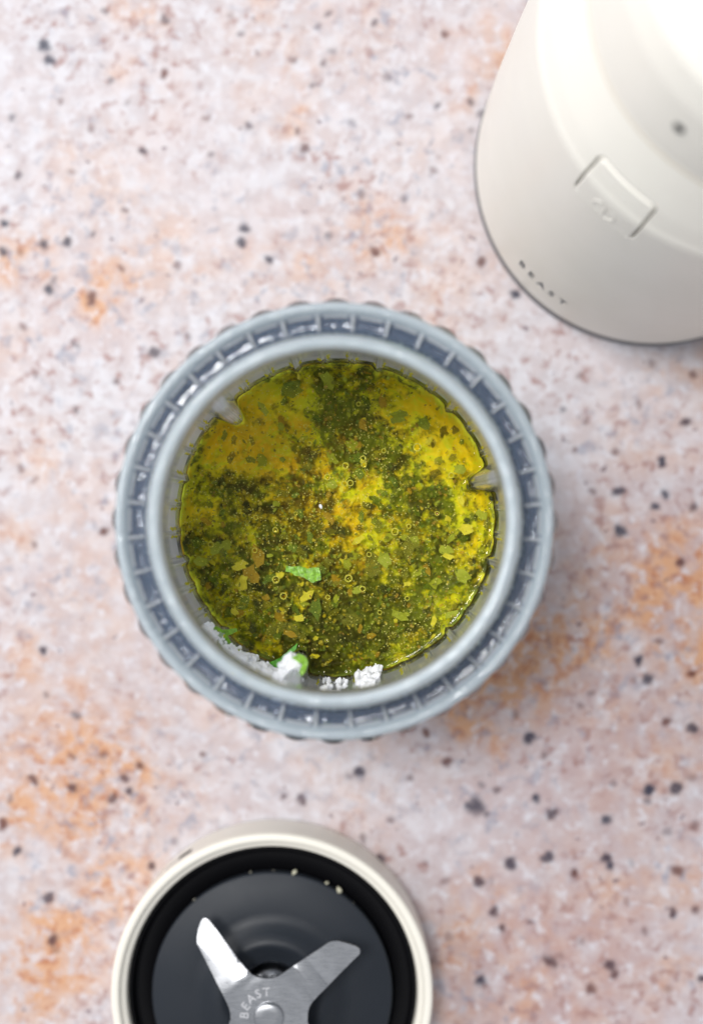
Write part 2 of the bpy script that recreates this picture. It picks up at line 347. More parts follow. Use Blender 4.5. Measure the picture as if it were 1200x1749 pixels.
# ------------------------------------------------------------------ upper right: motor base of the blender
BC = P(1110, 290)                                     # foot of its axis
FRONT = math.atan2(-BC.y, -BC.x) - math.radians(2.1)                      # the side with the button looks at the middle of the picture
JS = 1.0
def tp(r): return r * S                               # table pixels to metres
base = thing('portable_blender', BC, 'cream blender motor housing with square power button and small black dot, upper right corner', 'blender')
KP = [(1.0105, 297), (1.013, 300), (1.03, 300.5), (1.1, 299.5), (1.2, 295), (1.3, 290), (1.36, 286.5), (1.392, 284.5), (1.402, 282.5), (1.410, 279.5), (1.44, 271.5), (1.48, 259.5),
      (1.515, 249.8), (1.524, 247.4), (1.530, 246.2), (1.538, 245.3), (1.56, 244), (1.6, 241), (1.66, 236), (1.72, 226), (1.765, 208), (1.79, 185), (1.805, 150), (1.815, 100), (1.82, 50), (1.8205, 3)]
PZ = [hk(k) for k, r in KP]; PR = [tp(r) for k, r in KP]
# arc-length table for placing the button across the shoulder
def rz(z): return float(np.interp(z, PZ, PR))
cum = [0.0]
for i in range(1, len(KP)): cum.append(cum[-1] + math.hypot(PZ[i] - PZ[i-1], PR[i] - PR[i-1]))
def surf_s(s): return float(np.interp(s, cum, PR)), float(np.interp(s, cum, PZ))
def s_of_z(z): return float(np.interp(z, PZ, cum))
def nrm_s(s):
    r0, z0 = surf_s(s - 0.0006); r1, z1 = surf_s(s + 0.0006); t = Vector((r1 - r0, z1 - z0)).normalized(); return t.y, -t.x
B0 = s_of_z(hk(1.350)); B1 = s_of_z(hk(1.446)); BS = (B0 + B1) / 2; BHS = (B1 - B0) / 2; BHT = tp(49)      # button extents
def rbox(u, w, hu, hw, rad):
    qx = abs(u) - hu + rad; qy = abs(w) - hw + rad
    return math.hypot(max(qx, 0), max(qy, 0)) + min(max(qx, qy), 0) - rad
def base_pt(s, phi, off=0.0):
    r, z = surf_s(s); nr, nz = nrm_s(s); r += nr * off; z += nz * off
    return (r * math.cos(FRONT + phi), r * math.sin(FRONT + phi), z)
def build_base_body():
    fine = list(np.arange(-0.24, 0.2401, 0.0022)); coarse = list(np.linspace(0.25, 2 * PI - 0.25, 260))
    phis = fine + coarse
    ss = sorted(set([round(x, 7) for x in cum] + [round(x, 7) for x in np.arange(B0 - 0.002, B1 + 0.002, 0.00030)] + [round(x, 7) for x in np.linspace(0, cum[-1], 150)]))
    v = []; f = []; n = len(phis)
    for s in ss:
        r_, z_ = surf_s(s)
        for ph in phis:
            off = 0.0
            if abs(ph) < 0.235 and abs(s - BS) < BHS + 0.002:
                d = rbox(ph * tp(284.5), s - BS, BHT, BHS, 0.0022)
                t = min(max((0.00028 - d) / 0.00035, 0), 1)
                dep = 0.0016
                off = -dep * t * t * (3 - 2 * t)
            v.append(base_pt(s, ph, off))
    for i in range(len(ss) - 1):
        for j in range(n):
            k = (j + 1) % n; f.append((i * n + j, i * n + k, (i + 1) * n + k, (i + 1) * n + j))
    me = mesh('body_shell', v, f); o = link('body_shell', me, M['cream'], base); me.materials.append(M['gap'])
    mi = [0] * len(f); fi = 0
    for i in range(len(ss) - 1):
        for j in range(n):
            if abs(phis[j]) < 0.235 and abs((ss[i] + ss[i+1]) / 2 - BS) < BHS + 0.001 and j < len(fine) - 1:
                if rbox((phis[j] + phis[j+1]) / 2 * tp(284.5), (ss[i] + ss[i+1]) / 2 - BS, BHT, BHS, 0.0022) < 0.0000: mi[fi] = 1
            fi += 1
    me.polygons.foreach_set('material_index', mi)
build_base_body()
def build_button():
    nu, nw = 90, 70; v = []; f = []
    g = 0.00028
    for i in range(nw + 1):
        for j in range(nu + 1):
            u = (-1 + 2 * j / nu) * (BHT - g); w = (-1 + 2 * i / nw) * (BHS - g)
            # squeeze corners into a rounded box
            d = rbox(u, w, BHT - g, BHS - g, 0.0020)
            if d > 0:
                cxn = math.copysign(BHT - g - 0.0020, u); cwn = math.copysign(BHS - g - 0.0020, w)
                vx, vw = u - cxn, w - cwn; L = math.hypot(vx, vw); u = cxn + vx / L * 0.0020; w = cwn + vw / L * 0.0020; d = 0
            e = min(-d / 0.0006, 1); off = 0.0001 - 0.0009 * (1 - e) ** 2
            if w < 0 and i / nw < 0.12:                  # the lower edge sits flush on the body
                qq = 1 - i / nw / 0.12; off = off * (1 - qq) + 0.00022 * qq; w -= 0.0006 * qq
            # slight dish of the lower half
            v.append(base_pt(BS + w, u / tp(284.5), off))
    for i in range(nw):
        for j in range(nu):
            a = i * (nu + 1) + j; f.append((a, a + 1, a + nu + 2, a + nu + 1))
    b = link('button', mesh('button', v, f), M['cream'], base)
    # raised power symbol: two arcs and a bar
    sc_ = s_of_z(hk(1.370)); vv = []; ff = []
    def stroke(pts, w):
        k0 = len(vv)
        for i, (u, ww) in enumerate(pts):
            a = pts[max(i - 1, 0)]; c = pts[min(i + 1, len(pts) - 1)]; t = Vector((c[0] - a[0], c[1] - a[1])).normalized(); nx_, ny_ = -t.y, t.x
            for q, o_ in ((-1, -0.0001), (-0.5, 0.00018), (0.5, 0.00018), (1, -0.0001)):
                vv.append(base_pt(sc_ + ww + ny_ * w * q, (u + nx_ * w * q) / tp(284.5), o_ + 0.0001))
        for i in range(len(pts) - 1):
            for q in range(3): a = k0 + i * 4 + q; ff.append((a, a + 1, a + 5, a + 4))
    R = 0.0031
    for a0, a1 in ((115, 250), (-70, 65)):
        stroke([(R * math.cos(math.radians(a0 + (a1 - a0) * i / 16)), 1.15 * R * math.sin(math.radians(a0 + (a1 - a0) * i / 16))) for i in range(17)], 0.0004)
    stroke([(0, -0.0022 + 0.0044 * i / 4) for i in range(5)], 0.0004)
    link('power_symbol', mesh('power_symbol', vv, ff), M['cream'], b)
build_button()
# black indicator dot
def disc_on_base(name, k, phi, rad, m, thick=0.0004):
    s0 = s_of_z(hk(k)); v = []; f = []
    rings = [(0.0, 1.0), (0.7, 1.0), (0.92, 0.9), (1.0, 0.2)]
    for q, hh in rings:
        for j in range(24):
            t = 2 * PI * j / 24; v.append(base_pt(s0 + q * rad * math.sin(t), phi + q * rad * math.cos(t) / rz(hk(k)), thick * hh))
    for i in range(3):
        for j in range(24): f.append((i * 24 + j, i * 24 + (j + 1) % 24, (i + 1) * 24 + (j + 1) % 24, (i + 1) * 24 + j))
    link(name, mesh(name, v, f), m, base)
disc_on_base('indicator_dot', 1.610, 0.010, tp(6.2) * 1.15, M['print'])
# thin tan parting line where the upper housing meets the shoulder
v = []; f = []
for i_, (dk_, o_) in enumerate([(1.5245, -0.0001), (1.5255, 0.00006), (1.5275, 0.00006), (1.5285, -0.0001)]):
    for j in range(200): v.append(base_pt(s_of_z(hk(dk_)), 2 * PI * j / 200, o_))
for i_ in range(3):
    for j in range(200): f.append((i_ * 200 + j, i_ * 200 + (j + 1) % 200, (i_ + 1) * 200 + (j + 1) % 200, (i_ + 1) * 200 + j))
link('parting_line', mesh('parting_line', v, f), mat('tan_seam', (0.66, 0.57, 0.43), 0.6), base)
# foot
v, f = lathe([(tp(280), 0.0003), (tp(300.5), 0.0003), (tp(301.6), 0.0012), (tp(301.6), 0.0040), (tp(300.5), 0.0050), (tp(280), 0.0050)], 200, True)
me = mesh('rubber_foot', v, f); fix_normals(me); sharp(me); link('rubber_foot', me, M['foot'], base)
# letters, wrapped one by one
def glyph(ch, size):
    cu = bpy.data.curves.new('glyph_curve', 'FONT'); cu.body = ch; cu.size = size; cu.align_x = 'CENTER'; cu.align_y = 'CENTER'; cu.resolution_u = 3; cu.offset = size * 0.012
    o = bpy.data.objects.new('glyph_tmp', cu); C.objects.link(o); bpy.context.view_layer.update()
    me = bpy.data.meshes.new_from_object(o.evaluated_get(bpy.context.evaluated_depsgraph_get()))
    C.objects.unlink(o); bpy.data.objects.remove(o); return me
def subdivide(me, cuts=2):
    bm = bmesh.new(); bm.from_mesh(me); bmesh.ops.triangulate(bm, faces=bm.faces); bmesh.ops.subdivide_edges(bm, edges=bm.edges, cuts=cuts, use_grid_fill=True); bm.to_mesh(me); bm.free()
for i, ch in enumerate('BEAST'):
    me = glyph(ch, 0.0045); subdivide(me)
    xs_ = [q.co.x for q in me.vertices]; ys_ = [q.co.y for q in me.vertices]; mx = (min(xs_) + max(xs_)) / 2; my = (min(ys_) + max(ys_)) / 2
    s0 = s_of_z(hk(1.062)); ph0 = (i - 2) * 0.073 
    for q in me.vertices:
        q.co = base_pt(s0 + (q.co.y - my) * 1.7, ph0 + (q.co.x - mx) / tp(300), 0.00012)
    link('letter', me, M['print_soft'], base, False)

# ------------------------------------------------------------------ bottom: cap with blades
KC = 1.054
CC = P(464, 1699, hk(KC)); CC.z = 0
cap = thing('blade_cap', CC, 'cream screw-on blade cap lying open side up with steel cross blades, bottom of frame', 'blade cap')
zt = hk(KC)
R_ = tp(275.5 / KC)
def cp(x): return tp(x / KC)
prof = [(cp(262), 0.0004), (cp(271), 0.0004), (cp(274), 0.0018), (cp(274.5), 0.006), (cp(275), 0.013), (cp(275.5), zt - 0.0038), (cp(275.2), zt - 0.0012), (cp(273.5), zt - 0.0003), (cp(270), zt), (cp(263), zt - 0.0001),
        (cp(260.5), zt - 0.0005), (cp(259.3), zt - 0.0014), (cp(258), zt - 0.0018), (cp(253), zt - 0.0020), (cp(250.5), zt - 0.0024), (cp(249.5), zt - 0.0034), (cp(248), zt - 0.0060), (cp(248), 0.004), (cp(262), 0.004)]
v, f = lathe(prof, 300, True); me = mesh('cap_body', v, f); fix_normals(me); link('cap_body', me, M['cream_rim'], cap)
# black sleeve (thread wall) with shallow thread turns
pb = [(cp(247.6), zt - 0.0050), (cp(246), zt - 0.0042), (cp(243), zt - 0.0042), (cp(241), zt - 0.0048), (cp(240), zt - 0.0066)]

pb += [(cp(240), 0.0150), (cp(232), 0.0148), (cp(200), 0.0148), (cp(200), 0.0140), (cp(247.6), 0.0140)]
v, f = lathe(pb, 240, True); me = mesh('seal_ring', v, f); fix_normals(me); link('seal_ring', me, M['black'], cap)
# charcoal floor with the moulded hub hollow
zb = zt - 0.0018
dk = lambda x: tp(x / 1.062)
pdk = [(dk(205), 0.0155), (dk(208), zb - 0.0012), (dk(207), zb - 0.0003), (dk(204.5), zb), (dk(140), zb + 0.0001), (dk(128), zb + 0.0003), (dk(118), zb + 0.0010), (dk(108), zb + 0.0024), (dk(98), zb + 0.0036), (dk(90), zb + 0.0041), (dk(82), zb + 0.0038), (dk(70), zb + 0.0026), (dk(62), zb + 0.0019), (dk(59), zb + 0.0020), (dk(56), zb + 0.0016), (dk(54), zb), (dk(47), zb - 0.0030), (dk(45), zb - 0.0052), (dk(2), zb - 0.0052)]
v, f = lathe(pdk, 240); me = mesh('blade_plate', v, f); fix_normals(me); link('blade_plate', me, M['charcoal'], cap)
# shaft bushing + nut
zs = hk(1.098)
ps = [(tp(40), zb - 0.005), (tp(40), zb - 0.0012), (tp(38), zb - 0.0003), (tp(34), zb + 0.0002), (tp(31), zb - 0.0002), (tp(29), zb - 0.0002), (tp(27), zb + 0.0014), (tp(25), zb + 0.004), (tp(24.5), zs - 0.0006), (tp(3), zs - 0.0006)]
v, f = lathe(ps, 96); me = mesh('shaft_bushing', v, f); fix_normals(me); sharp(me, 50); o = link('shaft_bushing', me, M['steel'], cap)
HUB = P(459, 1737, zs) - CC
# blade, traced as a plan outline then bent: left arm rises, right arm falls slightly
BL = [(337, 1612), (336.5, 1602), (338.5, 1588), (343, 1574), (348, 1568.5), (353, 1569), (358, 1573.5), (372, 1591), (388, 1613), (405, 1637), (424, 1659), (430, 1664.5), (436, 1668), (444, 1670.5), (455, 1671.5), (466, 1670.5), (474, 1668), (482, 1663),
      (500, 1651), (522, 1636), (545, 1621), (560, 1610.5), (568, 1607.5), (576, 1607), (590, 1610.5), (606, 1615.5), (612, 1619), (615, 1624), (613.5, 1630), (600, 1643), (580, 1663), (560, 1684), (542, 1702), (533, 1712), (528, 1720), (525.5, 1730), (525, 1742)]
BR = [(387, 1712), (391, 1721), (393.5, 1731), (394, 1742)]           # left flank from arm down to the waist
def blade_poly():
    cx, cy_ = 459, 1737
    up = BL
    left = list(reversed(BR)) 
    # lower half: the same cross turned by half a turn
    lower = [(2 * cx - x, 2 * cy_ - y) for x, y in (left[1:] + up[:-1])]
    pts = [(x, y) for x, y in left] + up + lower[0:]
    return pts
def build_blade():
    pts = blade_poly()
    bm = bmesh.new()
    P2 = [P(x, y, zs) - CC for x, y in pts]
    vs = [bm.verts.new((p.x, p.y, 0)) for p in P2]
    fc = bm.faces.new(vs); fc.normal_update()
    if fc.normal.z < 0: fc.normal_flip()
    bmesh.ops.inset_region(bm, faces=bm.faces[:], thickness=0.00040, depth=0.0)
    bmesh.ops.triangulate(bm, faces=bm.faces[:])
    hub_ = Vector((HUB.x, HUB.y, 0)); dl3 = Vector((-0.60, 0.80, 0)); 
    # long facet ground along the right-hand edge of the left arm, and of its opposite
    fe0 = P(352, 1590, zs) - CC; fe1 = P(420, 1671, zs) - CC; fe0.z = fe1.z = 0; fd = (fe1 - fe0).normalized(); fn = Vector((-fd.y, fd.x, 0))
    if (hub_ - fe0).dot(fn) > 0: fn = -fn
    def cut(co, no): bmesh.ops.bisect_plane(bm, geom=bm.verts[:] + bm.edges[:] + bm.faces[:], plane_co=co, plane_no=no, dist=1e-6)
    cut(fe0, fn); cut(hub_ * 2 - fe0, fn)
    pl = Vector((0.8, 0.6, 0))
    for dv in (dl3, pl):
        for sg in (1, -1):
            for q in range(12): cut(hub_ + dv * sg * (0.0124 + q * q * 0.00005), dv)
    # bevelled cutting edges: inset boundary
    bverts = set(v_ for e in bm.edges if e.is_boundary for v_ in e.verts)
    for v_ in bm.verts:
        if v_ in bverts: v_.co.z -= 0.00028
    hub = Vector((HUB.x, HUB.y))
    # left arm: faces whose points lie far along the left arm direction, bent up
    dl = Vector((-0.60, 0.80)); dr = Vector((0.80, 0.60))
    def bend(p):
        q = Vector((p.x, p.y)) - hub; z = 0
        for d, amt, sgn in ((dl, -0.30, 1), (dr, 0.03, 1), (-dl, -0.30, 1), (-dr, 0.03, 1)):
            a = q.dot(d) - 0.0125
            if a > 0: a = a; z += amt * (a - 0.0014 * (1 - math.exp(-a / 0.0014)))
        return z
    for v_ in bm.verts:
        zz = bend(v_.co)
        for sg in (1, -1):
            p_ = v_.co if sg == 1 else hub_ * 2 - v_.co; p_ = Vector((p_.x, p_.y, 0))
            dd = (p_ - fe0).dot(fn)
            if dd > 0 and (p_ - hub_).dot(dl3) > 0.0105: zz -= 0.10 * dd
        v_.co.z += zz
        f_ = (H - zs - v_.co.z) / (H - zs); wx_ = (v_.co.x + CC.x) * f_ - CC.x; wy_ = (v_.co.y + CC.y) * f_ - CC.y
        v_.co.x, v_.co.y = wx_, wy_                      # keeps the traced outline true at the bent height
    # lateral tip bevel of the left arm: leading edge ground flat
    geo = bmesh.ops.extrude_face_region(bm, geom=bm.faces[:])
    for v_ in [g for g in geo['geom'] if isinstance(g, bmesh.types.BMVert)]: v_.co.z -= 0.0011
    bmesh.ops.recalc_face_normals(bm, faces=bm.faces)
    me = bpy.data.meshes.new('blade'); bm.to_mesh(me); bm.free()
    o = link('blade', me, M['steel'], cap); sharp(me, 18); o.location = (0, 0, zs)
    return o
blade = build_blade()
# rivet in the middle
pr = [(tp(24), -0.0003), (tp(24), 0.0006), (tp(22.8), 0.0010), (tp(20), 0.00125), (tp(10), 0.0013), (tp(0.5), 0.0013)]
v, f = lathe([(r * 0.97, z) for r, z in pr], 64); me = mesh('rivet', v, f); fix_normals(me); o = link('rivet', me, M['steel'], blade); o.location = (HUB.x, HUB.y, 0)
# etched arc of letters
for i, ch in enumerate('BEAST'):
    me = glyph(ch, 0.0035)
    px, py = [(418, 1734), (420, 1719), (429, 1706), (441, 1698), (455, 1695)][i]
    ang = math.radians([80, 52, 36, 20, 5][i])
    c_ = P(px, py, zs) - CC; c_.z = zs + 0.00012
    o = link('etched_letter', me, M['etch'], blade, False); o.location = (c_.x, c_.y, 0.00008); o.rotation_euler = (0, 0, ang)
# small dark lock mark on the flank
def flank_patch(name, a0, a1, z0, z1, m):
    v = []; f = []
    for i in range(3):
        for j in range(9):
            t = a0 + (a1 - a0) * j / 8; r = cp(274.6) + 0.0002; z = z0 + (z1 - z0) * i / 2
            v.append((r * math.cos(t), r * math.sin(t), z))
    for i in range(2):
        for j in range(8): a = i * 9 + j; f.append((a, a + 1, a + 10, a + 9))
    link(name, mesh(name, v, f), m, cap)
flank_patch('lock_mark', math.radians(121), math.radians(126.5), 0.0125, 0.0172, M['print'])
flank_patch('lock_mark', math.radians(126), math.radians(133), 0.0150, 0.0158, mat('grey_print', (0.35, 0.36, 0.42), 0.6))

def lump(name, loc, size, m, seed, flat=0.7, sub=2, parent=None, rough=0.5):
    bm = bmesh.new(); bmesh.ops.create_icosphere(bm, subdivisions=sub, radius=1.0)
    for v_ in bm.verts:
        d = 1 + rough * mnoise.noise(v_.co * 1.7 + Vector((seed * 3.1, seed, 0))) + rough * 0.5 * mnoise.noise(v_.co * 4.3 + Vector((seed, 5, 2)))
        v_.co = Vector((v_.co.x * d * size[0], v_.co.y * d * size[1], v_.co.z * d * size[2]))
    me = bpy.data.meshes.new(name); bm.to_mesh(me); bm.free()
    o = link(name, me, m, parent); o.location = loc; o.rotation_euler = (0, 0, seed * 1.3); return o
for i, (x, y, r, lab) in enumerate([(503, 1490, 6, 'largest pale crumb near the top of the black ring inside the blade cap'), (579, 1521, 7, 'pale crumb on the right side of the black ring inside the blade cap'),
        (558, 1508, 3.5, 'tiny pale crumb just left of the right-hand crumb in the blade cap'), (467, 1487, 3, 'tiny dull crumb at the top of the charcoal plate in the blade cap'), (428, 1490, 4, 'dull crumb left of the top in the blade cap groove'),
        (332, 1537, 5, 'dull crumb at the upper left of the charcoal plate in the blade cap'), (603, 1543, 4, 'dim crumb low on the right of the black ring in the blade cap')]):
    z = 0.0125 if i in (3, 4) else 0.0115
    z = zt - 0.0022
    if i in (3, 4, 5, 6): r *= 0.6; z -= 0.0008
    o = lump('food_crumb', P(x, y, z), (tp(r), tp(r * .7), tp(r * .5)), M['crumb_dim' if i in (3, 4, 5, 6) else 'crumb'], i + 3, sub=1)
    tag(o, lab, 'crumb', 'crumbs in the groove of the blade cap')

# ------------------------------------------------------------------ the vessel
VC = P(573, 889, hk(1.3)); VC.z = 0
ves = thing('blender_jar', VC, 'clear ribbed plastic blender jar without lid, holding golden herb oil', 'blender jar')
KL = 1.165; ZL = hk(KL)                               # oil level
NSEG = 1440
KRIM = 1.48; ZR = hk(KRIM)
ZSH = hk(1.39)                                       # shoulder height
def inner_bump(t):
    d = math.degrees(t) % 360; b = 0
    k = round((d - 15) / 30) * 30 + 15; dd = d - k
    if int(round((k - 15) / 30)) % 4 == 0:
        b = 30 / (1 + math.exp((abs(dd) - 3.6) / 0.55))
    else:
        b = 6.0 * math.exp(-(dd / 1.3) ** 2)
    k2 = round((d - 4.6) / 10) * 10 + 4.6
    b += 2.4 * math.exp(-((abs(d - k2) - 0.9) / 0.45) ** 2)
    return b
IB = [inner_bump(2 * PI * j / NSEG) for j in range(NSEG)]
def scallop(t):                                       # convex lobes meeting in grooves every ten degrees
    x = ((math.degrees(t) - 4.6) % 10) / 10
    return math.sin(PI * x) ** 0.75
SCA = [scallop(2 * PI * j / NSEG) for j in range(NSEG)]
def inner_r(z): return np.interp(z, [0, 0.010, ZL, ZSH - 0.006], [222, 226, 233.5, 238])
def build_vessel():
    # (radius, z, inner-bump weight, scallop weight)
    pr = []
    A = pr.append
    A((2, 0.0075, 0, 0)); A((150, 0.0075, 0, 0)); A((200, 0.0078, 0.3, 0)); A((216, 0.0090, .8, 0)); A((222, 0.0120, 1, 0))
    for z in np.linspace(0.018, ZSH - 0.016, 12): A((inner_r(z), z, 1, 0))
    A((inner_r(ZSH - 0.010), ZSH - 0.011, .7, 0)); A((234, ZSH - 0.007, .35, 0)); A((222, ZSH - 0.0025, .1, 0)); A((209, ZSH + 0.001, 0, 0)); A((203, ZSH + 0.005, 0, 0)); A((202, ZSH + 0.010, 0, 0))
    A((201, ZR - 0.0022, 0, 0)); A((201.6, ZR - 0.0010, 0, 0)); A((203.2, ZR - 0.0003, 0, 0)); A((206, ZR, 0, 0)); A((212, ZR, 0, 0)); A((214.5, ZR - 0.0004, 0, 0)); A((216, ZR - 0.0014, 0, 0)); A((216.4, ZR - 0.004, 0, 0))
    lip = len(pr)
    A((216.6, ZR - 0.0058, 0, 0)); A((221, ZR - 0.0070, 0, 0)); A((222, ZR - 0.0080, 0, 0)); A((217, ZR - 0.0092, 0, 0)); A((217, ZSH + 0.0065, 0, 0)); A((219, ZSH + 0.0040, 0, 0))
    # dark-tinted trough of the shoulder with a short rib every ten degrees, then the rounded collar
    A((222, ZSH + 0.0022, 0, 0.0)); t0 = len(pr) - 1
    A((228, ZSH + 0.0004, 0, .3)); A((234, ZSH, 0, .6)); A((241, ZSH, 0, .9)); A((247, ZSH + 0.0001, 0, 1.0)); A((249.5, ZSH + 0.0003, 0, 1.0)); A((252.5, ZSH + 0.0008, 0, .4)); t1 = len(pr) - 1
    A((255.5, ZSH + 0.0020, 0, 0)); A((258.5, ZSH + 0.0025, 0, 0)); A((264, ZSH + 0.0026, 0, 0)); A((267, ZSH + 0.0020, 0, 0)); A((269, ZSH + 0.0004, 0, 0)); A((269, ZSH - 0.0030, 0, 0.0)); t2 = len(pr) - 1
    for z in np.linspace(ZSH - 0.0050, 0.006, 10): A((275.5 - (ZSH - z) * 60, z, 0, 1))
    A((262, 0.0035, 0, .8)); A((255, 0.0012, 0, .4)); A((245, 0.0004, 0, 0)); A((215, 0.0004, 0, 0)); A((205, 0.0014, 0, 0)); A((2, 0.0020, 0, 0))
    v = []; f = []; m = len(pr)
    ct = [math.cos(2 * PI * j / NSEG) for j in range(NSEG)]; st = [math.sin(2 * PI * j / NSEG) for j in range(NSEG)]
    for i, (r, z, wi, ws) in enumerate(pr):
        outer = i > t2
        for j in range(NSEG):
            dz = 0
            rr = r - wi * IB[j]
            if outer: rr += ws * (SCA[j] - 0.7) * 9.5
            elif ws > 0:
                d = abs(((math.degrees(2 * PI * j / NSEG) - 4.6 + 5) % 10) - 5); dz = ws * 0.0009 / (1 + (d / 0.42) ** 4)
            v.append((tp(rr) * ct[j], tp(rr) * st[j], z + dz))
    mi = []
    for i in range(m - 1):
        a = i * NSEG; b = a + NSEG
        for j in range(NSEG):
            k = (j + 1) % NSEG; f.append((a + j, b + j, b + k, a + k))
            d = abs(((math.degrees(2 * PI * j / NSEG) - 4.6 + 5) % 10) - 5); q = 0
            if lip - 7 <= i <= lip - 1: q = 1
            elif t0 <= i < t1:
                w_ = 0.12 + 0.75 * (i - t0) / (t1 - t0)
                q = 3 if (d < w_ and i > t0 + 1) or (i == t1 - 1 and 1.6 < d) else 2
            elif t1 <= i < t2: q = 1
            elif i >= t2 and i < m - 8: q = 4
            elif i < lip - 7 and pr[i][1] > ZL + 0.0005: q = 5
            mi.append(q)
    f.append(tuple(range(NSEG))); f.append(tuple(reversed(range((m - 1) * NSEG, m * NSEG)))); mi += [0, 0]
    me = mesh('jar_wall', v, f); me.polygons.foreach_set('material_index', mi); fix_normals(me)
    link('jar_wall', me, M['glass'], ves)
    for n_ in ('glass_lightened', 'glass_slate', 'glass_glint', 'glass_side', 'glass_upper'): me.materials.append(M[n_])
build_vessel()

# ------------------------------------------------------------------ herb oil inside
dress = thing('herb_oil', (VC.x, VC.y, 0.0080), 'golden green herb oil full of chopped herbs and bubbles inside the jar', 'herb oil')
dress.location = (VC.x, VC.y, 0.0085)
Z0 = 0.0085
def oil_shell(rows, name, m, close=True):
    n = 720; v = []; f = []
    for r, z, wi in rows:
        for j in range(n):
            t = 2 * PI * j / n; rr = tp(max(r - wi * IB[j * 2], 0.5)); v.append((rr * math.cos(t), rr * math.sin(t), z - Z0))
    for i in range(len(rows) - 1):
        for j in range(n): k = (j + 1) % n; f.append((i * n + j, i * n + k, (i + 1) * n + k, (i + 1) * n + j))
    f.append(tuple(reversed(range(n)))); f.append(tuple(range((len(rows) - 1) * n, len(rows) * n)))
    me = mesh(name, v, f); fix_normals(me); return link(name, me, m, dress)
g_ = 1.0
rows = [(150, 0.0085, 0), (205, 0.0092, .4), (214, 0.0105, .9), (220, 0.0140, 1)] + [(inner_r(z) - g_, z, 1) for z in np.linspace(0.020, ZL + 0.0020, 8)] + \
       [(inner_r(ZL) - g_ - 0.3, ZL + 0.0016, 1), (inner_r(ZL) - g_ - 0.9, ZL + 0.0010, 1), (inner_r(ZL) - g_ - 2.0, ZL + 0.00055, 1), (inner_r(ZL) - g_ - 3.8, ZL + 0.00025, 1), (inner_r(ZL) - g_ - 7, ZL + 0.00007, 1), (inner_r(ZL) - g_ - 14, ZL, .9), (120, ZL, 0.1), (10, ZL, 0)]
oil = oil_shell(rows, 'oil', M['oil'])
# the mash of herbs lying below the surface; yellow patches paint in transmitted glow
LUMS = [(440,740,70,.6),(460,790,50,.55),(395,780,45,.5),(520,700,40,.3),(600,830,50,.25),(560,870,60,.1),(640,850,40,.4),(740,700,60,.55),(770,760,50,.75),(690,690,40,.35),(620,920,30,.5),(520,1020,30,.4),(400,900,60,.1),(340,870,50,.3),
        (350,1000,50,.25),(660,940,50,.2),(760,900,50,.1),(790,870,40,.3),(480,650,60,.15),(430,690,40,.3),
        (600,735,55,-.5),(660,790,60,-.25),(480,930,60,-.45),(450,1010,70,-.35),(560,1090,70,-.6),(540,1120,60,-.5),(400,850,60,-.3),(700,860,60,-.35),(640,1040,80,-.3),(740,1000,80,-.2),(520,760,40,-.2),(330,940,30,-.1),(590,980,50,-.25),(470,870,50,-.2),(430,770,18,-.5),(480,730,14,-.45),(395,820,16,-.4),(740,730,14,-.45),(790,780,12,-.4),(420,700,14,-.35)]
AMBERS = [(600,830,75,.8),(555,875,75,.8),(430,755,60,.6),(530,715,55,.5),(625,920,60,.6),(515,800,70,.7),(560,760,60,.5),(590,980,60,.3),(740,690,50,.3)]
GREENS = [(600,680,120,.8),(480,670,80,.5),(640,800,90,.7),(400,900,90,.7),(380,1000,90,.5),(560,1000,90,.35),(720,960,120,.6),(760,1010,70,.6),(660,1090,90,.5),(430,1080,70,.5),(780,830,60,.5),(340,830,50,.6)]
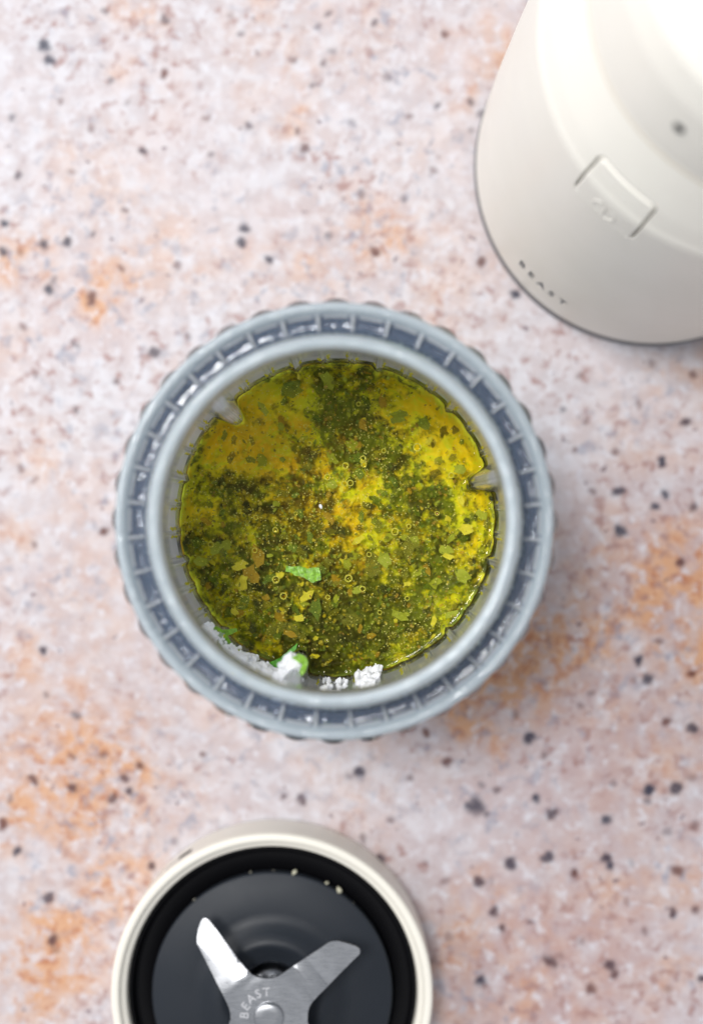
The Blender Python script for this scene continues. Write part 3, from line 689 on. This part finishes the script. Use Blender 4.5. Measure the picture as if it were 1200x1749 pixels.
def build_bed():
    v = []; f = []; NR, NA = 110, 360; zc = ZL - 0.0062
    lum = []; gr = []; am = []
    for i in range(NR + 1):
        for j in range(NA):
            t = 2 * PI * j / NA; q = max(i / NR, 0.002)
            rm = tp(inner_r(zc) - 1.6 - IB[j * 4]); x = rm * q * math.cos(t); y = rm * q * math.sin(t)
            px = (x + VC.x) / (S * (H - zc) / H) + CX; py = CY - (y + VC.y) / (S * (H - zc) / H)
            L = 0.36 + 1.05 *  sum(s * math.exp(-((px - a) ** 2 + (py - b) ** 2) / (r * r)) for a, b, r, s in LUMS)
            G = min(sum(s * math.exp(-((px - a) ** 2 + (py - b) ** 2) / (r * r)) for a, b, r, s in GREENS), 1)
            nz = mnoise.fractal(Vector((x * 260, y * 260, 0.3)), 0.8, 2.1, 5)
            z = zc + 0.0016 * nz + 0.0012 * (L - 0.4)
            ed = min(max((q - 0.93) / 0.065, 0), 1); z += 0.0050 * ed * ed * (3 - 2 * ed)
            L += 0.16 * ed * (0.6 + mnoise.noise(Vector((t * 26, q * 8, 2))) * 1.3); G = min(G + 0.6 * ed, 1)  # brighter streaked edge paints refraction next to the wall
            v.append((x, y, z - Z0)); lum.append(L); gr.append(G); am.append(min(sum(s * math.exp(-((px - a) ** 2 + (py - b) ** 2) / (r * r)) for a, b, r, s in AMBERS), 1))
    for i in range(NR):
        for j in range(NA): k = (j + 1) % NA; f.append((i * NA + j, (i + 1) * NA + j, (i + 1) * NA + k, i * NA + k))
    # closed body down to the bottom
    n0 = len(v)
    for (zz, dr) in ((0.016, 3), (0.0098, 12)):
        for j in range(NA):
            t = 2 * PI * j / NA; rm = tp(inner_r(zz) - 2 - dr - IB[j * 4]); v.append((rm * math.cos(t), rm * math.sin(t), zz - Z0)); lum.append(0.35); gr.append(0.6); am.append(0.0)
    a = NR * NA
    for b in (n0, n0 + NA):
        for j in range(NA): k = (j + 1) % NA; f.append((a + j, b + j, b + k, a + k))
        a = b
    f.append(tuple(range(a, a + NA)))
    me = mesh('herb_mash', v, f)
    for nm, arr in (('lum', lum), ('green', gr), ('amber', am)):
        at = me.attributes.new(nm, 'FLOAT', 'POINT'); at.data.foreach_set('value', arr)
    o = link('herb_mash', me, M['bed'], dress)
build_bed()

def flake_mesh(name, seed, elong=1.0):
    rnd = random.Random(seed); n = rnd.randint(9, 12); v = []; f = []
    rr = [rnd.uniform(0.5, 1.15) for _ in range(n)]
    cv = rnd.uniform(-0.35, 0.35); ca = rnd.uniform(0, PI)
    def bend(x, y): return cv * (x * math.cos(ca) + y * math.sin(ca)) ** 2 + 0.08 * math.sin(5 * x + seed)
    for z in (0.05, -0.05):
        for q in (1.0, 0.5):
            for j in range(n):
                t = 2 * PI * (j + 0.3 * math.sin(seed + j)) / n; x = rr[j] * q * math.cos(t) * elong; y = rr[j] * q * math.sin(t) / elong
                v.append((x, y, z + bend(x, y)))
        v.append((0, 0, z))
    m = 2 * n + 1
    for s in (0, m):
        for j in range(n):
            k = (j + 1) % n
            q = [(s + j, s + k, s + n + k, s + n + j), (s + n + j, s + n + k, s + 2 * n)]
            f += q if s == 0 else [tuple(reversed(x)) for x in q]
    for j in range(n): k = (j + 1) % n; f.append((j, m + j, m + k, k))
    return v, f
FM = {}
MN = ['leaf_olive', 'leaf_green', 'leaf_dark', 'leaf_yellow', 'leaf_lime', 'leaf_amber']
SHAPES = [flake_mesh('x', s, random.Random(s).uniform(1.0, 1.5)) for s in range(14)]
def flake_data(mn, s):
    if (mn, s) not in FM:
        me = mesh('herb_flake', *SHAPES[s]); me.materials.append(M[mn]); me.polygons.foreach_set('use_smooth', [False] * len(me.polygons)); FM[(mn, s)] = me
    return FM[(mn, s)]
def inside(x, y, z, margin):
    t = math.atan2(y, x) % (2 * PI); j = int(t / (2 * PI) * NSEG) % NSEG
    return math.hypot(x, y) < tp(inner_r(z) - margin - IB[j])
def add_flake(px, py, depth, size, mn, s, rot=None, tilt=0.25):
    z = ZL - depth; w = P(px, py, z); x, y = w.x - VC.x, w.y - VC.y
    if not inside(x, y, z, 4 + size / S * 0.9): return None
    o = bpy.data.objects.new('herb_flake', flake_data(mn, s)); C.objects.link(o); o.parent = dress
    o.location = (x, y, z - Z0); o.scale = (size, size, size * 0.8)
    o.rotation_euler = (random.uniform(-tilt, tilt), random.uniform(-tilt, tilt), random.uniform(0, 2 * PI) if rot is None else rot)
    return o
KEY = [(582,836,.0008,5.5,'leaf_yellow',3),(401,1045,.0008,7,'leaf_yellow',5),(510,1056,.001,9,'leaf_yellow',1),(524,1018,.0012,13,'leaf_yellow',7),(613,922,.0012,11,'leaf_yellow',2),(695,997,.001,7,'leaf_yellow',4),(766,950,.001,9,'leaf_yellow',6),
       (786,854,.0012,10,'leaf_yellow',8),(655,955,.0012,15,'leaf_lime',9),(375,935,.0016,18,'leaf_lime',10),(410,965,.0014,12,'leaf_yellow',11),(415,995,.0012,14,'leaf_yellow',12),(430,980,.002,16,'leaf_amber',13),(440,950,.002,17,'leaf_amber',0),(416,1030,.002,14,'leaf_green',1),
       (450,700,.002,12,'leaf_lime',2),(500,665,.002,20,'leaf_green',3),(560,650,.002,18,'leaf_lime',4),(680,712,.002,14,'leaf_green',5),(470,1075,.002,18,'leaf_olive',6),(700,930,.002,22,'leaf_olive',7),(760,940,.002,14,'leaf_lime',8),(795,905,.0015,13,'leaf_yellow',9),
       (394,782,.002,10,'leaf_dark',10),(620,790,.0012,7,'leaf_yellow',11),(665,890,.0008,4,'leaf_amber',12),(640,965,.002,20,'leaf_olive',13),(540,1040,.002,16,'leaf_green',0),(500,1080,.002,16,'leaf_olive',1),(680,1050,.002,14,'leaf_lime',2),(790,985,.002,15,'leaf_lime',3),(345,960,.002,15,'leaf_lime',4),(600,1060,.002,15,'leaf_olive',5),(740,1060,.0015,9,'leaf_yellow',6)]
for px, py, d, sz, mn, s in KEY: add_flake(px, py, d, tp(sz / KL), mn, s)
cnt = len(KEY); rnd = random.Random(21)
while cnt < 290:
    a = rnd.uniform(0, 2 * PI); q = math.sqrt(rnd.random()) * 262; px, py = 570 + q * math.cos(a), 889 + q * math.sin(a)
    wet = math.exp(-((px - 440) ** 2 + (py - 1000) ** 2) / 130 ** 2) + 0.8 * math.exp(-((px - 700) ** 2 + (py - 960) ** 2) / 150 ** 2) + 0.28
    if rnd.random() > wet: continue
    mn = rnd.choices(MN, [8, 6, 5, 2.4, 3.2, 2])[0]; size = tp(rnd.uniform(4.5, 13) / KL) * (0.6 if mn == 'leaf_yellow' else 1)
    if add_flake(px, py, rnd.uniform(0.0012, 0.0052), size, mn, rnd.randrange(14), tilt=0.5): cnt += 1
# streaks imitating refracted oil, then the rest of the chopped herb, too fine to pick apart
def refraction_streaks():  # yellow strips stand in for oil refracted by the ribs
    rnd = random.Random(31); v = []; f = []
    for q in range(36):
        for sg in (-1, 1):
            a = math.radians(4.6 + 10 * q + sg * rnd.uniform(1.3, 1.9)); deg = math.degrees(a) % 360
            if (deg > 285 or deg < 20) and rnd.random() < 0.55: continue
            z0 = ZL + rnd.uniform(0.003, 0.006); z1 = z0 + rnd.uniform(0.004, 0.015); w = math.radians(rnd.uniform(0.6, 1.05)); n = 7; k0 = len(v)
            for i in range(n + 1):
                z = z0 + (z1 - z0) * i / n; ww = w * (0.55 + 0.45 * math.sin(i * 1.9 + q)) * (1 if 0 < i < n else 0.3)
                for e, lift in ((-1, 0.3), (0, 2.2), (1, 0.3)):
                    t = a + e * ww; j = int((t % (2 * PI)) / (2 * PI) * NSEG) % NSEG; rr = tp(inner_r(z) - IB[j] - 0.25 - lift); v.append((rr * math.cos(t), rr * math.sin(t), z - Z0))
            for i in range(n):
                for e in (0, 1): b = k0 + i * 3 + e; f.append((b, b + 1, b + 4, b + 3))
    o = link('refraction_streaks', mesh('refraction_streaks', v, f), herb('refracted_oil_yellow', (0.90, 0.80, 0.05), 0.12, 0.6, 0.1), dress); o['kind'] = 'stuff'
refraction_streaks()
def lum_at(px, py): return 0.44 + sum(s * math.exp(-((px - a) ** 2 + (py - b) ** 2) / (r * r)) for a, b, r, s in LUMS)
def fine_chop():
    rnd = random.Random(5); v = []; f = []; mi = []
    for i in range(3600):
        a = rnd.uniform(0, 2 * PI); q = math.sqrt(rnd.random()) * tp(inner_r(ZL) - 5); x, y = q * math.cos(a), q * math.sin(a); z = ZL - rnd.uniform(0.0006, 0.0055)
        if not inside(x, y, z, 5): continue
        if lum_at((x + VC.x) / (S * (H - z) / H) + CX, CY - (y + VC.y) / (S * (H - z) / H)) > 0.6 and rnd.random() < 0.85: continue
        s = tp(rnd.choice([0.8, 1.0, 1.4, 1.9, 2.6, 3.4])); k = len(v); sv, sf = SHAPES[rnd.randrange(14)]
        R = (Matrix.Rotation(rnd.uniform(0, 6.28), 3, 'Z') @ Matrix.Rotation(rnd.uniform(-.6, .6), 3, 'X'))
        for p in sv: w = R @ Vector(p) * s; v.append((x + w.x, y + w.y, z + w.z - Z0))
        c = rnd.choices(range(6), [6, 5, 1.6, 8, 8, 5])[0]
        for q_ in sf: f.append(tuple(k + t for t in q_)); mi.append(c)
    me = mesh('fine_herbs', v, f)
    for mn, cc in zip(MN, [(0.30, 0.31, 0.02), (0.20, 0.32, 0.03), (0.06, 0.07, 0.01), (0.80, 0.66, 0.04), (0.52, 0.60, 0.05), (0.62, 0.38, 0.02)]): me.materials.append(herb('fine_' + mn, cc, clear=0.58))
    me.polygons.foreach_set('material_index', mi)
    o = link('fine_herbs', me, None, dress, False); o['kind'] = 'stuff'
fine_chop()
# bubbles one can pick out
def bubble_data():
    bm = bmesh.new(); bmesh.ops.create_icosphere(bm, subdivisions=3, radius=1.0); me = bpy.data.meshes.new('bubble')
    n0 = len(bm.faces); ring = []
    for i in range(24):
        t = 2 * PI * i / 24; row = []
        for j in range(6):
            a = 2 * PI * j / 6; q = 0.86 + 0.17 * math.cos(a); row.append(bm.verts.new((q * math.cos(t), q * math.sin(t), 0.55 + 0.17 * math.sin(a))))
        ring.append(row)
    for i in range(24):
        for j in range(6): fc = bm.faces.new((ring[i][j], ring[(i + 1) % 24][j], ring[(i + 1) % 24][(j + 1) % 6], ring[i][(j + 1) % 6])); fc.material_index = 1
    bmesh.ops.recalc_face_normals(bm, faces=bm.faces); bm.to_mesh(me); bm.free()
    me.materials.append(M['bubble']); me.materials.append(M['bubble_rim_glint']); me.polygons.foreach_set('use_smooth', [True] * len(me.polygons)); return me
BD = bubble_data()
BUB = [(595,988,6.5),(471,990,6.5),(484,1018,6),(619,1006,5),(674,908,6.5),(712,764,7),(559,815,5.5),(590,795,5.5),(588,826,5),(598,825,5.5),(621,794,4.5),(620,783,5),(470,905,4.5),(488,765,4),(558,1094,3),(437,884,4),(528,758,4),(655,770,4),(698,899,4),(630,947,4.5),(648,1046,4),(695,1022,4),(746,877,4),(505,877,3),(548,695,4),(612,690,4),(560,1020,4),(360,930,5),(435,940,4.5),(770,812,5)]
rnd = random.Random(9)
while len(BUB) < 36:
    a = rnd.uniform(0, 2 * PI); q = math.sqrt(rnd.random()) * 250; BUB.append((570 + q * math.cos(a), 889 + q * math.sin(a), rnd.uniform(1.8, 3.6)))
for px, py, r in BUB:
    w = P(px, py, ZL); x, y = w.x - VC.x, w.y - VC.y
    if not inside(x, y, ZL, 8): continue
    o = bpy.data.objects.new('bubble', BD); C.objects.link(o); o.parent = dress; rr = tp(r / KL); o.location = (x, y, ZL - Z0 - rr * 0.55); o.scale = (rr, rr, rr)
def micro():
    rnd = random.Random(11); bm = bmesh.new(); bmesh.ops.create_icosphere(bm, subdivisions=1, radius=1.0)
    sv = [v_.co.copy() for v_ in bm.verts]; sf = [tuple(v_.index for v_ in f_.verts) for f_ in bm.faces]; bm.free(); v = []; f = []
    cl = [(rnd.uniform(-220, 220), rnd.uniform(-220, 220), rnd.uniform(20, 60)) for _ in range(26)]
    n = 0
    while n < 4200:
        if rnd.random() < 0.6: a, b, r = rnd.choice(cl); x, y = tp(rnd.gauss(a, r)), tp(rnd.gauss(b, r))
        else: x, y = tp(rnd.uniform(-230, 230)), tp(rnd.uniform(-230, 230))
        if not inside(x, y, ZL, 6): continue
        s = tp(rnd.choice([.3, .4, .5, .65, .95])); z = ZL - rnd.uniform(0.0002, 0.0015); k = len(v); n += 1
        for p in sv: v.append((x + p.x * s, y + p.y * s, z + p.z * s - Z0))
        for q_ in sf: f.append(tuple(k + t for t in q_))
    o = link('micro_bubbles', mesh('micro_bubbles', v, f), M['speck'], dress); o['kind'] = 'stuff'
micro()

# floating bright green herb piece
def leaf_sheet(name, outline, z, m, label, seed, thick=0.00035, waves=0.00008, stripe=900):
    bm = bmesh.new(); vs = [bm.verts.new(P(x, y, z)) for x, y in outline]; bm.faces.new(vs)
    bmesh.ops.triangulate(bm, faces=bm.faces[:]); bmesh.ops.subdivide_edges(bm, edges=bm.edges[:], cuts=3, use_grid_fill=True); bmesh.ops.triangulate(bm, faces=bm.faces[:])
    cen = sum((v_.co for v_ in bm.verts), Vector()) / len(bm.verts)
    for v_ in bm.verts:
        q = v_.co; q.z += waves * math.sin((q.x + 0.2 * q.y) * stripe * 3.0 + seed) + waves * 0.8 * mnoise.noise(q * 700 + Vector((seed, 0, 0)))
        q.x += 0.00012 * mnoise.noise(q * 1500); q.y += 0.00012 * mnoise.noise(q * 1700 + Vector((7, 0, 0)))
    geo = bmesh.ops.extrude_face_region(bm, geom=bm.faces[:])
    for v_ in [g for g in geo['geom'] if isinstance(g, bmesh.types.BMVert)]: v_.co.z -= thick
    bmesh.ops.recalc_face_normals(bm, faces=bm.faces)
    for v_ in bm.verts: v_.co -= cen
    me = bpy.data.meshes.new(name); bm.to_mesh(me); bm.free(); o = link(name, me, m, None, False); o.location = cen
    tag(o, label, 'herb piece'); return o
leaf_sheet('herb_piece', [(488,966),(498,968),(512,967),(524,971),(536,969),(545,970),(547,980),(548,991),(541,992),(534,996),(527,992),(518,986),(505,983),(496,978),(488,976)], ZL + 0.0006, M['fresh'], 'bright green rectangular herb piece floating on the oil left of centre', 1)
o = lump('sesame_fleck', P(547.5, 865, ZL + 0.0003), (tp(4.2 / KL), tp(2.8 / KL), tp(1.6)), M['white'], 3, rough=0.15); o.rotation_euler = (0, 0, -1.2)
tag(o, 'tiny white fleck floating near the middle of the oil', 'fleck')

# white crumbs and fresh leaves stuck to the wall above the oil, lower left
def crumb_clump(label, pts, seed):
    x0, y0, z0_, _ = pts[0]; t = thing('white_crumb_clump', P(x0, y0, hk(1.2)), label, 'crumbs', 'white crumbs stuck inside the jar')
    rnd = random.Random(seed); bm = bmesh.new()
    org = P(x0, y0, hk(1.2))
    for (x, y, z, r) in pts:
        for q in range(13):
            xx = x + rnd.uniform(-r, r) * .85; yy = y + rnd.uniform(-r, r) * .85; kk = max(z, math.hypot(xx - 572, yy - 889) / 226.5); c = P(xx, yy, hk(kk) + rnd.uniform(-.0008, .0008)) - org; rr = tp(r * rnd.uniform(.22, .55) / 1.2)
            sa = [rnd.uniform(.55, 1.5) for _ in range(3)]
            res = bmesh.ops.create_icosphere(bm, subdivisions=2, radius=1.0)
            for v_ in res['verts']:
                d = 1 + 0.8 * mnoise.noise(v_.co * 1.6 + Vector((seed + q, x, 0))) + .2 * mnoise.noise(v_.co * 4 + Vector((q, y, 0))); v_.co = c + Vector((v_.co.x * sa[0], v_.co.y * sa[1], v_.co.z * sa[2])) * d * rr
    me = bpy.data.meshes.new('crumb'); bm.to_mesh(me); bm.free(); o = link('crumb_mass', me, M['white'], t)
    md = o.modifiers.new('merge', 'REMESH'); md.mode = 'VOXEL'; md.voxel_size = 0.00022; md.use_smooth_shade = True
    md = o.modifiers.new('soften', 'SMOOTH'); md.iterations = 9
    tx = bpy.data.textures.new('crumb_grain', 'CLOUDS'); tx.noise_scale = 0.0009
    md = o.modifiers.new('grain', 'DISPLACE'); md.texture = tx; md.strength = 0.0003; md.texture_coords = 'LOCAL'
ZW = 1.185
crumb_clump('white crumbs stuck on the jar wall at lower left, above the green sprig', [(356,1076,ZW,11),(366,1086,ZW,11),(374,1092,ZW,8)], 1)
crumb_clump('long smear of white crumbs on the lower left jar wall between the two herb sprigs', [(390,1104,ZW,9),(402,1114,ZW,11),(414,1124,ZW,13),(426,1134,ZW,14),(438,1142,ZW,15),(450,1149,ZW,15),(462,1155,ZW,15),(474,1160,ZW,13)], 2)
crumb_clump('blocky white crumb lump on the inner rib at the bottom left of the oil', [(493,1130,1.285,13),(503,1138,1.285,14),(497,1150,1.285,14),(484,1148,1.285,12),(474,1156,1.285,10)], 3)
crumb_clump('white crumbs on the jar wall at bottom centre, left of the green shred', [(558,1167,ZW,12),(572,1171,ZW,11),(586,1168,ZW,8)], 4)
crumb_clump('white crumbs on the jar wall at bottom centre, right of the green shred', [(620,1160,ZW,14),(634,1152,ZW,13),(628,1168,ZW,11),(644,1146,ZW,9)], 5)
ZV = hk(1.20)
leaf_sheet('herb_sprig', [(358,1068),(370,1070),(382,1076),(396,1074),(404,1073),(405,1078),(396,1083),(388,1086),(394,1096),(410,1110),(422,1118),(418,1123),(404,1116),(390,1104),(380,1092),(368,1080)], ZV, M['fresh'], 'bright green herb sprig stuck to the lower left wall of the jar', 2)
leaf_sheet('herb_sprig', [(446,1138),(458,1132),(478,1124),(492,1112),(508,1098),(506,1108),(496,1120),(482,1130),(478,1144),(464,1146)], ZV - 0.002, M['fresh_dark'], 'green herb sprig lying across the oil edge left of the white lump', 3)
leaf_sheet('herb_sprig', [(498,1124),(510,1116),(522,1122),(526,1132),(522,1146),(514,1156),(510,1146),(516,1136),(508,1130)], hk(1.295), M['fresh'], 'curled bright green leaf on the right of the white lump at bottom left', 4)
leaf_sheet('herb_shred', [(580,1172),(592,1170),(604,1168),(613,1174),(606,1180),(592,1181),(582,1179)], ZV + 0.001, M['fresh'], 'short green herb shred between white crumbs at bottom centre of the jar', 5)
